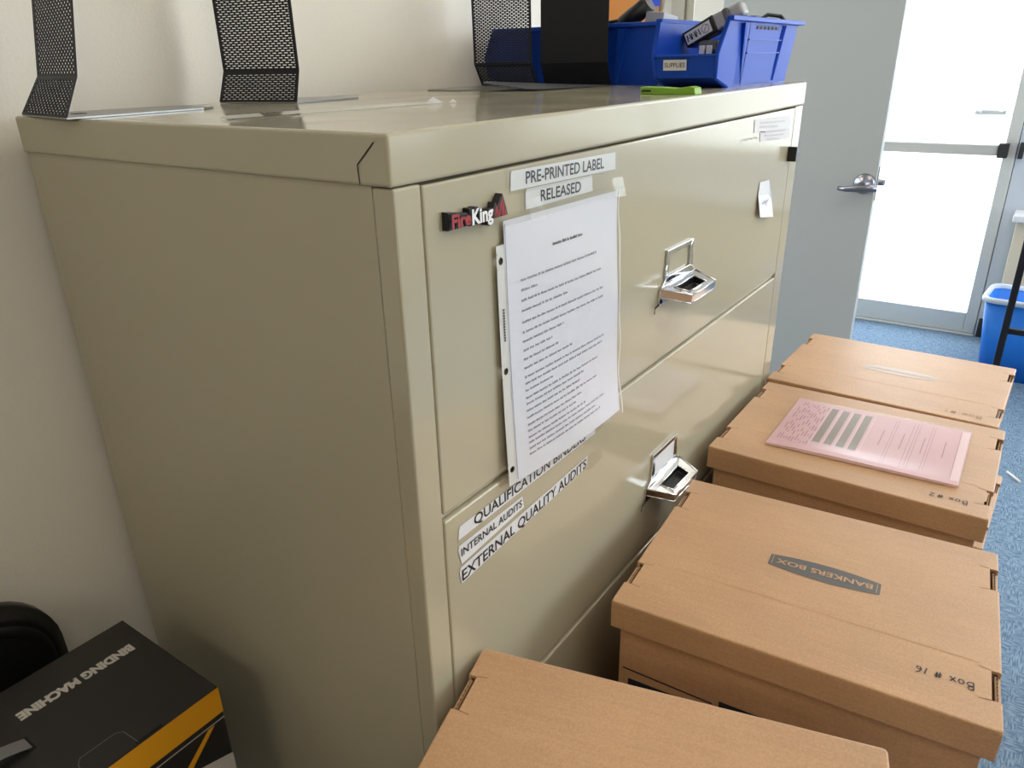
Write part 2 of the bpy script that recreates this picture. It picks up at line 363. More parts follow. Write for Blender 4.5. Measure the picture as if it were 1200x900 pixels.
# local: +x to the free edge, the seen face looks to local -y
b = MB(); b.box((.0, 0.0, .012), (dl, .045, 2.04), M['door'], .002); b.build('door_leaf', D)
for sgn in (-1, 1):
    h = MB(); yb = 0 if sgn < 0 else .045; xc = dl-.035
    pr = [(.031, 0), (.031, .006), (.026, .011), (.013, .013), (.011, .045), (.0, .045)]
    rings = [[(xc+r*math.cos(2*math.pi*k/24), yb+sgn*d, .985+r*math.sin(2*math.pi*k/24)) for k in range(24)] for r, d in [(.033, 0), (.033, .006), (.028, .012), (.0135, .014), (.0125, .05)]]
    h.loft(rings, M['satin'], smooth=True)
    h.tube([(xc+.047, yb+sgn*.050, .979), (xc+.015, yb+sgn*.056, .978), (xc-.01, yb+sgn*.056, .976), (xc-.045, yb+sgn*.052, .972), (xc-.072, yb+sgn*.046, .972)], [.011, .0125, .012, .009, .007], M['satin'])
    h.tube([(xc, yb+sgn*.012, .985), (xc, yb+sgn*.05, .978)], .013, M['satin']); h.build('lever_handle', D)
for zc in (.25, 1.02, 1.82):
    h = MB(); h.tube([(-.004, -.006, zc-.05), (-.004, -.006, zc+.05)], .007, M['satin']); h.build('hinge', D)
g = MB(); g.box((dl-.001, .012, .93), (dl+.0025, .034, 1.04), M['satin'], .001); g.build('latch_plate', D)

# ------------------------------------------------------------------ filing cabinet
CW, CD, CH, LH, DP, DL, DR = 1.1084, .580, 1.34, .0397, .3125, .0366, .0515
cab = empty('filing_cabinet', (0, 0, 0), 'large putty beige four-drawer lateral filing cabinet against the white wall', 'filing cabinet')
ZT = CH-LH
b = MB()
b.box((.003, .022, .0), (CW-.003, CD-.003, ZT), M['putty'])
b.box((.003, .0, .0), (DL-.0018, .0225, ZT-.0008), M['putty_front'], .0022); b.box((CW-DR+.0018, .0, .0), (CW-.003, .0225, ZT-.0008), M['putty_front'], .0022)
b.box((DL, .012, .0), (CW-DR, .023, .048), M['putty_front'])
for k in range(1, 4):
    zz = ZT-DP*k; b.box((DL-.002, .005, zz-.0035), (CW-DR+.002, .023, zz+.0015), M['putty_front'], .001)
b.build('body', cab)
b = MB(); b.box((0, -.001, ZT), (CW, CD, CH), M['putty_top'], .003, 3)
for p, q in (((.012, 1.3335), (.0315, 1.316)), ((.0315, 1.316), (.0305, ZT+.001))):
    b.ribbon([(-.0004, p[0], p[1]), (-.0004, q[0], q[1])], .0011, (1, 0, 0), M['gap'])
b.build('top', cab)
def handle(mb, xc, zt, m):
    """xc = centre, zt = top edge of the label frame"""
    def q(*pts): return [(xc+x, zt+z) for x, z in pts]
    def mir(pts): return [(-x, z) for x, z in pts][::-1]
    side = [(-.0445, 0), (-.0360, -.0075), (-.0360, -.0365), (-.0470, -.0400), (-.0475, -.0260), (-.0445, -.0200)]
    for pts in ([(-.0445, 0), (.0445, 0), (.0360, -.0075), (-.0360, -.0075)], side, mir(side),
                [(-.0470, -.0400), (-.0360, -.0365), (.0360, -.0365), (.0470, -.0400), (.0605, -.0510), (-.0605, -.0510)]):
        mb.prism(q(*pts), 'y', -.0036, -.0002, m, .0008)
    mb.prism(q((-.0610, -.0500), (.0610, -.0500), (.0650, -.0715), (.058, -.0735), (-.058, -.0735), (-.0650, -.0715)), 'y', -.0030, -.0002, m, .0008)
    for sx in (-1, 1):      # little feet and their screws
        mb.ribbon([(xc+sx*.063, -.0034, zt-.0705), (xc+sx*.078, -.0040, zt-.0720), (xc+sx*.0785, -.0040, zt-.0805)], .0035, (0, 1, 0), M['gap'])
        mb.tube([(xc+sx*.057, -.0029, zt-.0680), (xc+sx*.057, -.0042, zt-.0680)], .0028, M['gap'], 10)
    A = [V((xc+x, y, zt+z)) for x, y, z in ((-.0610, -.0035, -.0500), (.0610, -.0035, -.0500), (.0425, -.0420, -.0568), (-.0425, -.0420, -.0568))]
    B = [V((xc+x, y, zt+z)) for x, y, z in ((-.0360, -.0125, -.0520), (.0345, -.0125, -.0520), (.0290, -.0335, -.0558), (-.0320, -.0335, -.0558))]
    dn, dn2 = V((0, .0015, -.0115)), V((0, .0, -.0095))
    for i in range(4):
        j = (i+1) % 4
        mb.face([A[i], A[j], B[j], B[i]], m); mb.face([A[i], A[i]+dn, A[j]+dn, A[j]], m); mb.face([B[i], B[j], B[j]+dn2, B[i]+dn2], M['black'])
        mb.face([A[i]+dn, B[i]+dn2, B[j]+dn2, A[j]+dn], m)
    mb.face([B[k]+dn2*1.05 for k in range(4)], M['black'])
    for pts in (A, B):
        for i in range(4): mb.tube([pts[i]+V((0, 0, .0004)), pts[(i+1) % 4]+V((0, 0, .0004))], .0012, m, 8)
    for i in (1, 2, 3): mb.tube([A[i]+dn, A[(i+1) % 4]+dn], .0010, m, 8)
drawers = []
for k in range(4):
    z1 = ZT-DP*k-(.0025 if k == 0 else .0045); z0 = ZT-DP*(k+1)+.0035
    b = MB(); b.box((DL, .0, z0), (CW-DR, .021, z1), M['putty_front'], .002, 2)
    d = b.build('drawer', cab); drawers.append(d)
    hz = 1.1475-DP*k+(.0015 if k else 0); hx0 = .562-(.006 if k else 0)
    h = MB(); handle(h, hx0, hz, M['chrome']); h.build('handle', d)
    if k:
        c = MB(); c.box((hx0-.0358, -.0022, hz-.0362), (hx0+.0358, -.0008, hz-.0078), M['label_white'])
        c.build('label_card', d)['label'] = 'white label card in the chrome frame'
def strip(drawer, s, BL, BR, TL, TR, t0, t1, cap, nick=0.004, bold=.016):
    b = MB(); y = -.0007
    b.face([(BL[0], y, BL[1]), (BR[0], y, BR[1]), (TR[0], y, TR[1]), (TL[0], y, TL[1]), (TL[0]-.002, y, TL[1]-nick)], M['label_white'])
    U = V((t1[0]-t0[0], 0, t1[1]-t0[1]))
    put_text(b, s, (t0[0], y-.0003, t0[1]), U, (0, -1, 0), U.length, cap, M['ink'], bold, up=(0, 0, 1))
    o = b.build('label_strip', drawer, recalc=False); o['label'] = 'white label strip printed ' + s; return o
d0, d1_ = drawers[0], drawers[1]
strip(d0, 'PRE-PRINTED LABEL', (.1564, 1.2765), (.362, 1.2722), (.1587, 1.2944), (.3612, 1.2907), (.1811, 1.2801), (.3343, 1.2766), .0112)
strip(d0, 'RELEASED', (.1805, 1.2559), (.3108, 1.2553), (.1826, 1.2751), (.3089, 1.2721), (.2067, 1.2600), (.285, 1.2585), .0108)
strip(d1_, 'QUALIFICATION BINDERS', (.0548, .9525), (.3306, .9518), (.0582, .9671), (.3314, .9665), (.0804, .9556), (.3054, .9542), .0118)
strip(d1_, 'INTERNAL AUDITS', (.0579, .9223), (.1696, .9294), (.0555, .9453), (.1672, .9450), (.0577, .9316), (.1657, .9328), .0088)
strip(d1_, 'EXTERNAL QUALITY AUDITS', (.0562, .8994), (.3119, .9128), (.0558, .9191), (.3135, .9284), (.0570, .9016), (.3095, .9136), .0128)
b = MB()   # clear tape over the labels
b.face([(.146, -.0012, 1.2985), (.366, -.0012, 1.2935), (.366, -.0012, 1.2690), (.150, -.0012, 1.2735)], M['tape'])
b.face([(.17, -.0014, 1.276), (.345, -.0014, 1.272), (.345, -.0014, 1.250), (.17, -.0014, 1.2535)], M['tape'])
b.build('tape', d0)['label'] = 'clear tape over the printed label strips'
b = MB(); b.face([(.300, -.0012, .929), (.345, -.0012, .925), (.352, -.0014, .909), (.322, -.0013, .905), (.302, -.0012, .911)], M['tape']); b.build('tape', d1_)
# faint label, paper tag and pencil marks at the far end
b = MB(); y = -.0007
faint = mat('faint_label', srgb(206, 204, 206), .35); fink = mat('faint_label_ink', srgb(186, 182, 188), .5)
b.face([(.835, y, 1.272), (1.033, y, 1.262), (1.031, y, 1.2868), (.8333, y, 1.2919)], faint); b.face([(.870, y, 1.2551), (1.035, y, 1.2476), (1.033, y, 1.262), (.866, y, 1.272)], faint)
for i, (zz, xa, xb) in enumerate(((1.284, .86, 1.0), (1.278, .86, .96), (1.268, .89, 1.01), (1.262, .89, 1.0), (1.256, .90, .98))):
    for j in range(9):
        xx = xa+(xb-xa)*j/9; b.face([(xx, y-.0002, zz-j*.0007), (xx+(xb-xa)/12, y-.0002, zz-j*.0007), (xx+(xb-xa)/12, y-.0002, zz+.0028-j*.0007), (xx, y-.0002, zz+.0028-j*.0007)], fink)
b.build('label_strip', d0)['label'] = 'faded pale label at the far end of the drawer'
b = MB()
b.face([(.893, -.001, 1.188), (.944, -.001, 1.1855), (.962, -.002, 1.158), (.888, -.002, 1.1665)], M['label_white'])
b.face([(.888, -.002, 1.1665), (.962, -.002, 1.158), (.966, -.009, 1.118), (.889, -.009, 1.1298)], M['paper'])
for st in ([(.902, 1.150), (.911, 1.156), (.906, 1.149), (.916, 1.152)], [(.920, 1.146), (.928, 1.157)], [(.918, 1.150), (.934, 1.153)], [(.926, 1.143), (.935, 1.155)]):
    b.ribbon([(p, -.0062, q) for p, q in st], .0016, (0, 1, 0), M['ink_grey'])
b.build('paper_tag', d0)['label'] = 'folded white paper tag taped to the drawer'
b = MB(); b.ribbon([(.946, -.0015, 1.186), (.953, -.004, 1.176), (.962, -.006, 1.150)], .003, (0, 1, 0), M['ink_grey']); b.build('tag_clip', d0)
b = MB()
for i in range(7):
    xx = .775+i*.012; b.ribbon([(xx, -.0006, 1.268-i*.0004), (xx+.006, -.0006, 1.262+.003*(i % 2)), (xx+.009, -.0006, 1.266-i*.0003)], .0012, (0, 1, 0), mat('pencil_mark', srgb(140, 136, 124), .6))
b.build('pencil_mark', d0)
b = MB(); b.box((1.040, -.016, 1.206), (1.046, .0, 1.232), M['black'], .001); b.box((1.046, -.012, 1.212), (1.074, 0, 1.227), M['mid_grey'], .002); b.build('drawer_lock', cab)['label'] = 'black lock bracket'
# badge
bd = MB()
for s, x, w, c, z in (('Fire', .0600, .0265, .0120, 1.2595), ('King', .0870, .0310, .0132, 1.2585)):
    put_text(bd, s, (x-.0012, -.0032, z), (1, 0, 0), (0, -1, 0), w+.002, c*1.07, M['black'], .045, .20)
FL = [(.1185, 1.2588), (.1190, 1.2655), (.1222, 1.2725), (.1238, 1.2712), (.1252, 1.2682), (.1290, 1.2740), (.1333, 1.2785), (.1352, 1.2740), (.1385, 1.2660), (.1408, 1.2588)]
bd.prism(FL, 'y', -.0080, -.0002, M['black'])
bd.prism([(.0580, 1.2583), (.0868, 1.2583), (.0868, 1.2690), (.0580, 1.2735)], 'y', -.0060, -.0002, M['black'])
bo = bd.build('badge', cab, recalc=True); bo['label'] = 'raised maker badge with red and white letters'
lt = MB()
put_text(lt, 'Fire', (.0607, -.0088, 1.2600), (1, 0, 0), (0, -1, 0), .0255, .0115, M['red'], .035)
put_text(lt, 'King', (.0874, -.0090, 1.2590), (1, 0, 0), (0, -1, 0), .0302, .0128, M['white'], .035)
lt.build('lettering', bo, recalc=False)
fm = MB()
for q in ([(.1205, 1.2620), (.1236, 1.2705), (.1250, 1.2670), (.1228, 1.2610)], [(.1204, 1.2594), (.1206, 1.2606), (.1262, 1.2665), (.1264, 1.2645)], [(.1225, 1.2592), (.1268, 1.2640), (.1270, 1.2618), (.1245, 1.2592)],
          [(.1292, 1.2592), (.1290, 1.2690), (.1335, 1.2762), (.1342, 1.2720), (.1308, 1.2660)], [(.1318, 1.2592), (.1318, 1.2655), (.1348, 1.2712), (.1360, 1.2672), (.1338, 1.2592)], [(.1348, 1.2592), (.1366, 1.2658), (.1394, 1.2594)], [(.1268, 1.2592), (.1284, 1.2592), (.1282, 1.2655), (.1274, 1.2640)]):
    fm.face([(p, -.0083, z) for p, z in q], M['red'])
fm.build('flame_emblem', bo, recalc=False)
# old tape on the cabinet top
b = MB()
pts = [(.050, .262), (.09, .258), (.14, .256), (.19, .254), (.235, .250), (.28, .242), (.325, .233)]
random.seed(3)
for (xa, ya), (xb, yb) in zip(pts, pts[1:]):
    w = .006+.006*random.random()
    b.face([(xa, ya-w, CH+.0008), (xb, yb-w, CH+.0008), (xb, yb, CH+.0036), (xa, ya, CH+.0036)], M['crumpled'])
    b.face([(xa, ya, CH+.0036), (xb, yb, CH+.0036), (xb, yb+.005, CH+.0006), (xa, ya+.005, CH+.0006)], M['crumpled'])
b.face([(.318, .240, CH+.0008), (.335, .222, CH+.0012), (.332, .236, CH+.008)], M['label_white']); b.face([(.345, .222, CH+.0008), (.352, .215, CH+.0008), (.350, .220, CH+.005)], M['label_white'])
b.build('tape', cab)['label'] = 'crumpled clear tape stuck on the cabinet top'

# ------------------------------------------------------------------ sheet protector hanging on the drawer
sp = empty('sheet_protector', (.25, 0, .97), 'clear sheet protector with a printed white page hanging on the top drawer', 'sheet protector')
def bow(x, z):    # distance of the sheet from the drawer
    t = max(0.0, (1.253-z)/.28); u = max(0.0, (x-.127)/.24)
    return .0035 + .010*t**2.2*(.45+.55*u) + .0035*math.sin(math.pi*u)*t + .0012*math.sin(9*z/.28+3*u)*u
def sheet(x0, x1, z0, z1, off, m, skew=0.006, name='page', nx=16, nz=22, bend=0):
    b = MB(); g = []
    for j in range(nz+1):
        row = []
        for i in range(nx+1):
            z = z0+(z1-z0)*j/nz; t = (1.253-z)/.28; x = x0+(x1-x0)*i/nx+skew*t
            zz = z - .004*(i/nx)*(1) 
            row.append(V((x-.25, -bow(x, z)-off, zz-.97)))
        g.append(row)
    vs = [p for r in g for p in r]; n = nx+1
    b.mesh(vs, [(j*n+i, j*n+i+1, (j+1)*n+i+1, (j+1)*n+i) for j in range(nz) for i in range(nx)], m)
    return b
pg = sheet(.1395, .3655, .976, 1.2525, .0, M['paper']).build('page', sp, recalc=False)
def ptxt(b, x, z, w, h, m):
    t = (1.253-z)/.28
    def pp(xx, zz): X = xx+.006*t; return (X-.25, -bow(X, zz)-.0006, zz-.004*((xx-.1395)/.217)-.97)
    b.face([pp(x, z), pp(x+w, z), pp(x+w, z+h), pp(x, z+h)], m)
random.seed(11)
tx = MB()
def tline(fr, x0, x1, h=.0019, m=None):
    z = 1.2525-.2765*fr; x = x0; m = m or M['ink_grey']
    while x < x1:
        n = random.randint(2, 9)
        for q in range(n):
            if x > x1: break
            hh = h*(1.35 if (q == 0 or random.random() < .25) else 1); ptxt(tx, x, z, .00125, hh, m); x += .0019
        x += .0019
tline(.135, .222, .282, .0024, M['ink'])
for fr, L in ((.225, .150), (.262, .028), (.300, .158), (.338, .085), (.382, .163), (.420, .163), (.455, .075), (.490, .052), (.525, .063), (.560, .092), (.596, .165), (.622, .160), (.650, .05), (.680, .150), (.705, .115),
              (.733, .105), (.762, .145), (.792, .108), (.818, .095), (.845, .115), (.868, .160), (.893, .140), (.917, .150)):
    tline(fr, .1635, .1635+L)
tx.build('printed_text', pg, recalc=False)
sv = sheet(.1385, .3690, .972, 1.2550, .0012, M['sleeve'])
sv.build('sleeve', sp, recalc=False)
b = MB()
b.ribbon([(.3690+.006*max(0, (1.253-z)/.28)-.25+.0012*math.sin(z*90), -bow(.369, z)-.0016-.001*math.sin(z*60), z-.004-.97) for z in [1.2550-.283*k/30 for k in range(31)]], .0024, (0, 1, 0), M['strip'])
b.build('sleeve_seam', sp, recalc=False)
b = MB()    # punched strip
zs = [1.2165, 1.1057, .9949]; xa, xb = .1265, .1398
def sk(x, z): return x+.006*((1.253-z)/.28)
def SP(x, z): X = sk(x, z); return V((X-.25, -bow(X, z)-.0003, z-.97))
edges = [1.2315] + [q for z in zs for q in (z+.0075, z-.0075)] + [.977]
for i in range(0, len(edges), 2):
    n = max(1, int((edges[i]-edges[i+1])/.012))
    for k in range(n):
        za = edges[i]+(edges[i+1]-edges[i])*k/n; zb = edges[i]+(edges[i+1]-edges[i])*(k+1)/n
        b.face([SP(xa, za), SP(xb, za), SP(xb, zb), SP(xa, zb)], M['strip'])
for z in zs:
    xc = (xa+xb)/2-.0002; N = 24; inner = []; outer = []
    for k in range(N):
        a = 2*math.pi*k/N; c, s = math.cos(a), math.sin(a); q = max(abs(c)/((xb-xa)/2), abs(s)/.0075)
        inner.append(SP(xc+.0036*c, z+.0036*s)); outer.append(SP((xa+xb)/2+c/q, z+s/q))
    for k in range(N): b.face([inner[k], inner[(k+1) % N], outer[(k+1) % N], outer[k]], M['strip'])
b.ribbon([SP(.1402, 1.250-.27*k/20)+V((0, -.0008, 0)) for k in range(21)], .0010, (0, 1, 0), M['ink_grey'])
for k in range(12):
    z = 1.170-.0028*k; b.ribbon([SP(.1335, z)+V((0, -.0006, 0)), SP(.1335, z-.0020)+V((0, -.0006, 0))], .0026, (0, 1, 0), M['ink'])
b.build('punched_strip', sp, recalc=False)['label'] = 'punched binder edge of the sheet protector'
b = MB()
b.face([(.13-.25, -.0050, 1.2585-.97), (.378-.25, -.0050, 1.2535-.97), (.378-.25, -.0056, 1.2440-.97), (.13-.25, -.0056, 1.2475-.97)], M['tape'])
b.face([(.178-.25, -.0020, 1.266-.97), (.205-.25, -.0020, 1.265-.97), (.210-.25, -.006, 1.243-.97), (.185-.25, -.006, 1.244-.97)], M['tape'])
b.face([(.352-.25, -.0020, 1.263-.97), (.378-.25, -.0020, 1.262-.97), (.382-.25, -.006, 1.240-.97), (.356-.25, -.006, 1.242-.97)], M['tape'])
b.build('tape', sp, recalc=False)

# ------------------------------------------------------------------ bookends on the cabinet top
def bookend(far, near, kfar, knear, lean, side, tongue, label, solid=False, grp='black bookends on the cabinet top', slot=.0011):
    """far/near: foot line corners (x,y); kfar/knear: bend line corners; lean: shift of the top; side: +1 tongue towards +x"""
    F, N, KF, KN = V((*far, .0022)), V((*near, .0022)), V((*kfar, .041)), V((*knear, .041))
    org = (F+N)/2; org.z = 0
    t = empty('bookend', (org.x, org.y, CH), label, 'bookend', grp)
    HT = .165; TF, TN = KF+V((lean, 0, HT)), KN+V((lean, 0, HT))
    def panel(A0, B0, A1, B1, name, perf):
        A0, B0, A1, B1 = [p-org for p in (A0, B0, A1, B1)]
        nrm = (B0-A0).cross(A1-A0).normalized()*.0007
        W_, H_ = (B0-A0).length, (A1-A0).length
        def P(u, v): return A0.lerp(B0, u/W_).lerp(A1.lerp(B1, u/W_), v/H_)
        b = MB()
        def slab(u0, u1, v0, v1):
            q = [P(u0, v0), P(u1, v0), P(u1, v1), P(u0, v1)]
            b.mesh([p+nrm for p in q]+[p-nrm for p in q], [(0, 1, 2, 3), (7, 6, 5, 4), (0, 4, 5, 1), (1, 5, 6, 2), (2, 6, 7, 3), (3, 7, 4, 0)], M['black_steel'])
        if not perf: slab(0, W_, 0, H_)
        else:
            bd, rp, sh, sp_, br = .0045, .0029, slot, .0098, .0028
            slab(0, bd, 0, H_); slab(W_-bd, W_, 0, H_)
            n = int((H_-2*.003)/rp); v = .003; slab(bd, W_-bd, 0, v)
            for r in range(n):
                slab(bd, W_-bd, v+sh, v+rp)
                u = bd + (0 if r % 2 else -sp_/2)
                while u < W_-bd:
                    a, c = max(bd, u), min(W_-bd, u+br)
                    if c > a: slab(a, c, v, v+sh)
                    u += sp_
                v += rp
            slab(bd, W_-bd, v, H_)
        b.build(name, t, recalc=False)
    panel(F, N, KF, KN, 'sloped_foot', not solid); panel(KF, KN, TF, TN, 'upright_panel', not solid)
    # base plate, tapering to the tongue
    d = V((side, 0, 0)); b = MB(); fo, no = F-org, N-org; z0, z1 = .0004, .0020
    a = (N-F); L = tongue
    poly = [fo.xy, no.xy, (no.lerp(fo, .10)+d*L*.88).xy, (no.lerp(fo, .22)+d*L).xy, (no.lerp(fo, .78)+d*L).xy, (no.lerp(fo, .90)+d*L*.88).xy]
    b.prism([tuple(p) for p in poly], 'z', z0, z1, M['grey_steel'] if not solid else M['sheen_plate'])
    if solid:        # its plate lies tipped up on the plate of the bookend behind
        for v in b.bm.verts: v.co.z += max(0.0, (v.co.y+.066)/.13)*.015*min(1.0, max(0, -v.co.x/.05))
    b.build('base_plate', t)
    b = MB(); m = (fo+no)/2+d*L*.2; b.box((m.x-.006, m.y-.006, z1), (m.x+.006, m.y+.006, z1+.0006), M['black_steel']); b.build('grip_pad', t)
    return t
bookend((.003, .565), (-.012, .435), (.030, .565), (.008, .435), .030, 1, .19, 'perforated black bookend at the near corner of the cabinet, leftmost of four', slot=.0018)
bookend((.262, .565), (.288, .435), (.276, .565), (.298, .435), .0, 1, .145, 'perforated black bookend standing by the wall, second from the left')
bookend((.868, .565), (.872, .435), (.845, .565), (.852, .435), -.003, -1, .20, 'perforated black bookend in front of the blue bins, third from the left', slot=.0013)
bookend((.882, .425), (.905, .296), (.868, .425), (.890, .296), .0, -1, .24, 'solid black bookend without holes before the blue bins', solid=True)

# ------------------------------------------------------------------ hopper bins
def hopper_bin(name, org, rz, s, label, bl):
    """local: front towards -x, length x 0..0.40, width y -.055...055 ; z up; built at scale s"""
    t = empty(name, org, label, 'storage bin', 'blue hopper bins', rz)
    L0, L1, wb, wt, H, th = .055, .370, .047, .056, .100, .0025
    def sc(p): return tuple(c*s for c in p)
    def wy(z): return wb+(wt-wb)*z/H
    b = MB()
    prof = [(L0, 0), (.0, .016), (-.006, .05), (.018, .098), (L1+.02, H), (L1, 0)]      # side outline (x,z)
    for sg in (-1, 1):
        o = [V(sc((x, sg*wy(z), z))) for x, z in prof]; i = [V(sc((x, sg*(wy(z)-th), z))) for x, z in prof]
        n = len(o)
        b.face(o, M['blue']); b.face(i[::-1], M['blue'])
        for k in range(n): b.face([o[k], o[(k+1) % n], i[(k+1) % n], i[k]], M['blue'])
        # flange along the front edge
        fr = [prof[k] for k in (0, 1, 2, 3)]
        pts = [V(sc((x, sg*(wy(z)+.0015), z))) for x, z in fr]; b.tube(pts, .0032*s, M['blue'], 8)
        # raised wedge and panel with ribs
        b.mesh([sc((x, sg*(wy(z)+e), z)) for x, z, e in ((.085, .094, .0), (.125, .094, .0), (.118, .004, .0), (.090, .004, 0), (.083, .094, .006), (.093, .094, .007), (.112, .004, .003))],
               [(0, 4, 5, 1), (1, 5, 6, 2), (2, 6, 3), (3, 6, 4, 0), (4, 6, 5)], M['blue'])
        b.mesh([sc((x, sg*(wy(z)+e), z)) for x, z, e in ((.292, .094, 0), (.315, .094, 0), (.292, .004, 0), (.285, .004, 0), (.296, .094, .007), (.312, .094, .007), (.288, .004, .003))],
               [(0, 4, 5, 1), (1, 5, 6, 2), (2, 6, 3), (3, 6, 4, 0), (4, 6, 5)], M['blue'])
        b.mesh([sc((x, sg*(wy(z)+.0022), z)) for x, z in ((.118, .092), (.288, .092), (.280, .070), (.120, .070), (.278, .050), (.120, .050), (.273, .004), (.118, .004))],
               [(0, 1, 2, 3), (3, 2, 4, 5), (5, 4, 6, 7)], M['blue'])
        for zr in (.070, .050):
            xa, xb = .120, .292; y0_ = wy(zr)
            b.box(sc((xa, min(sg*y0_, sg*(y0_+.0042)), zr-.001)), sc((xb, max(sg*y0_, sg*(y0_+.0042)), zr+.001)), M['blue'])
        for k in range(6):
            xx = .150+k*.020; b.box(sc((xx, min(sg*wy(.088), sg*(wy(.088)+.0035)), .086)), sc((xx+.014, max(sg*wy(.088), sg*(wy(.088)+.0035)), .091)), M['print_navy'])
        # top rim
        b.box(sc((.022, min(sg*(wt-.003), sg*(wt+.008)), H-.004)), sc((L1+.036, max(sg*(wt-.003), sg*(wt+.008)), H+.003)), M['blue'], .0012*s)
    b.mesh([sc(p) for p in ((L0, -wb, 0), (L1, -wb, 0), (L1, wb, 0), (L0, wb, 0), (L0, -wb, .003), (L1, -wb, .003), (L1, wb, .003), (L0, wb, .003))], [(0, 3, 2, 1), (4, 5, 6, 7), (0, 1, 5, 4), (2, 3, 7, 6)], M['blue'])
    # sloping chin and front lip
    y16, y50 = wy(.016), wy(.05)
    for dx in (0, .003):
        b.face([sc((L0+dx, -wb, 0)), sc((0+dx, -y16, .016)), sc((0+dx, y16, .016)), sc((L0+dx, wb, 0))], M['blue'])
        b.face([sc((0+dx, -y16, .016)), sc((-.004+dx, -y50, .048)), sc((-.004+dx, y50, .048)), sc((0+dx, y16, .016))], M['blue'])
    b.box(sc((-.008, -y50, .046)), sc((.001, y50, .050)), M['blue'], .001*s)
    # back wall and rear lip
    for dx in (0, -.003):
        b.face([sc((L1+dx, -wb, 0)), sc((L1+.02+dx, -wt, H)), sc((L1+.02+dx, wt, H)), sc((L1+dx, wb, 0))], M['blue'])
    b.box(sc((L1+.014, -wt, H-.004)), sc((L1+.036, wt, H+.003)), M['blue'], .001*s)
    b.build('bin_shell', t, recalc=False)
    if bl:
        c = MB(); xl = -.0045
        c.face([(xl, .035, .027), (xl, -.004, .027), (xl-.0012, -.004, .0425), (xl-.0012, .035, .0425)], M['label_white'])
        put_text(c, 'SUPPLIES', (xl-.0012, .0325, .0315), (0, -1, 0), (-1, 0, 0), .034, .0065, M['ink'], up=(0, 0, 1))
        c.build('bin_label', t, recalc=False)['label'] = 'white bin label printed SUPPLIES'
    return t
RB = hopper_bin('storage_bin', (.782, .101, CH), 0, 1.0, 'blue open-front plastic bin with a white supplies label, at the cabinet edge', True)
BB = hopper_bin('storage_bin', (.992, .600, CH), -math.pi/2, 1.02, 'blue plastic bin turned sideways behind the solid black bookend', False)
# things in the right bin
t = empty('handheld_device', (.905, .100, CH+.003), 'grey and black handheld device with a white label tipped up in the labelled bin', 'device')
ax = V((0, -.083, .042)).normalized(); up = V((0, ax.z*-1, ax.y*-1)).normalized(); up = V((0, .45, .89)) - ax*V((0, .45, .89)).dot(ax); up.normalize()
o0 = V((-.012, .040, .070))
def seg(mb, a, b_, h0, h1, d0, d1, m, bev=.003):
    R = []
    for s_, h, d in ((a, h0, d0), (b_, h1, d1)):
        R.append([o0+ax*s_+up*(k*h)+V((e*d, 0, 0)) for k, e in ((-.5, -.5), (.5, -.5), (.5, .5), (-.5, .5))])
    tt = bmesh.new(); vv = [[tt.verts.new(p) for p in r] for r in R]
    tt.faces.new(vv[0][::-1]); tt.faces.new(vv[1])
    for k in range(4): tt.faces.new((vv[0][k], vv[1][k], vv[1][(k+1) % 4], vv[0][(k+1) % 4]))
    bmesh.ops.bevel(tt, geom=tt.edges[:], offset=bev, segments=3, affect='EDGES', profile=.5); mb.add(tt, m); tt.free()
b = MB(); seg(b, -.006, .052, .026, .028, .034, .036, M['black']); b.build('body', t)
b = MB(); seg(b, .050, .068, .027, .024, .034, .032, M['grey_plastic']); seg(b, .074, .098, .024, .022, .032, .028, M['grey_plastic'], .006); b.build('grip', t)
b = MB(); seg(b, .066, .076, .026, .026, .034, .034, M['mid_grey']); b.build('band', t)
b = MB(); q = lambda s_, h, e=0: o0+ax*s_+up*h+V((-.0185-e, 0, 0))
b.face([q(-.002, -.009), q(.044, -.009), q(.044, .009), q(-.002, .009)], M['label_white'])
for k in range(3):
    s0 = .001+k*.008; b.ribbon([q(s0, -.005, .0005), q(s0+.001, .005, .0005), q(s0+.0035, -.002, .0005), q(s0+.006, .005, .0005), q(s0+.007, -.005, .0005)], .0020, (1, 0, 0), M['print_navy'])
b.ribbon([q(.034+.0065*math.cos(a*math.pi/8), .0065*math.sin(a*math.pi/8), .0005) for a in range(17)], .0012, (1, 0, 0), M['ink_grey'])
b.ribbon([q(.0295, -.0045, .0005), q(.0385, .0045, .0005)], .0012, (1, 0, 0), M['ink_grey'])
b.build('device_label', t)['label'] = 'white label with dark lettering and a circle mark'
b = MB(); b.box((-.028, -.013, .050), (.012, .022, .068), M['mid_grey'], .004); b.box((-.026, -.008, .020), (.008, .016, .052), M['black'], .003); b.box((-.020, -.006, .0), (.004, .012, .022), M['black'], .002); b.build('trigger_body', t)
b = MB(); b.box((-.033, .008, .046), (-.027, .017, .060), M['white'], .001); b.box((-.033, -.004, .046), (-.027, .005, .060), M['white'], .001); b.build('plug', t)['label'] = 'white plug tips'
t = empty('cable', (1.08, .10, CH+.003), 'black cable loop and grey plug sticking up at the back of the labelled bin', 'cable')
b = MB(); b.tube([(.02, .0, .0), (.03, .01, .05), (.03, .005, .10), (.045, -.01, .112), (.06, -.030, .109), (.07, -.038, .098), (.075, -.04, .04), (.06, -.03, .001)], .0035, M['black'], 8); b.build('cord', t)
b = MB(); b.box((.0, -.004, .085), (.030, .022, .110), M['mid_grey'], .003); b.box((.008, .004, .0), (.022, .014, .087), M['black'], .001); b.build('plug', t)
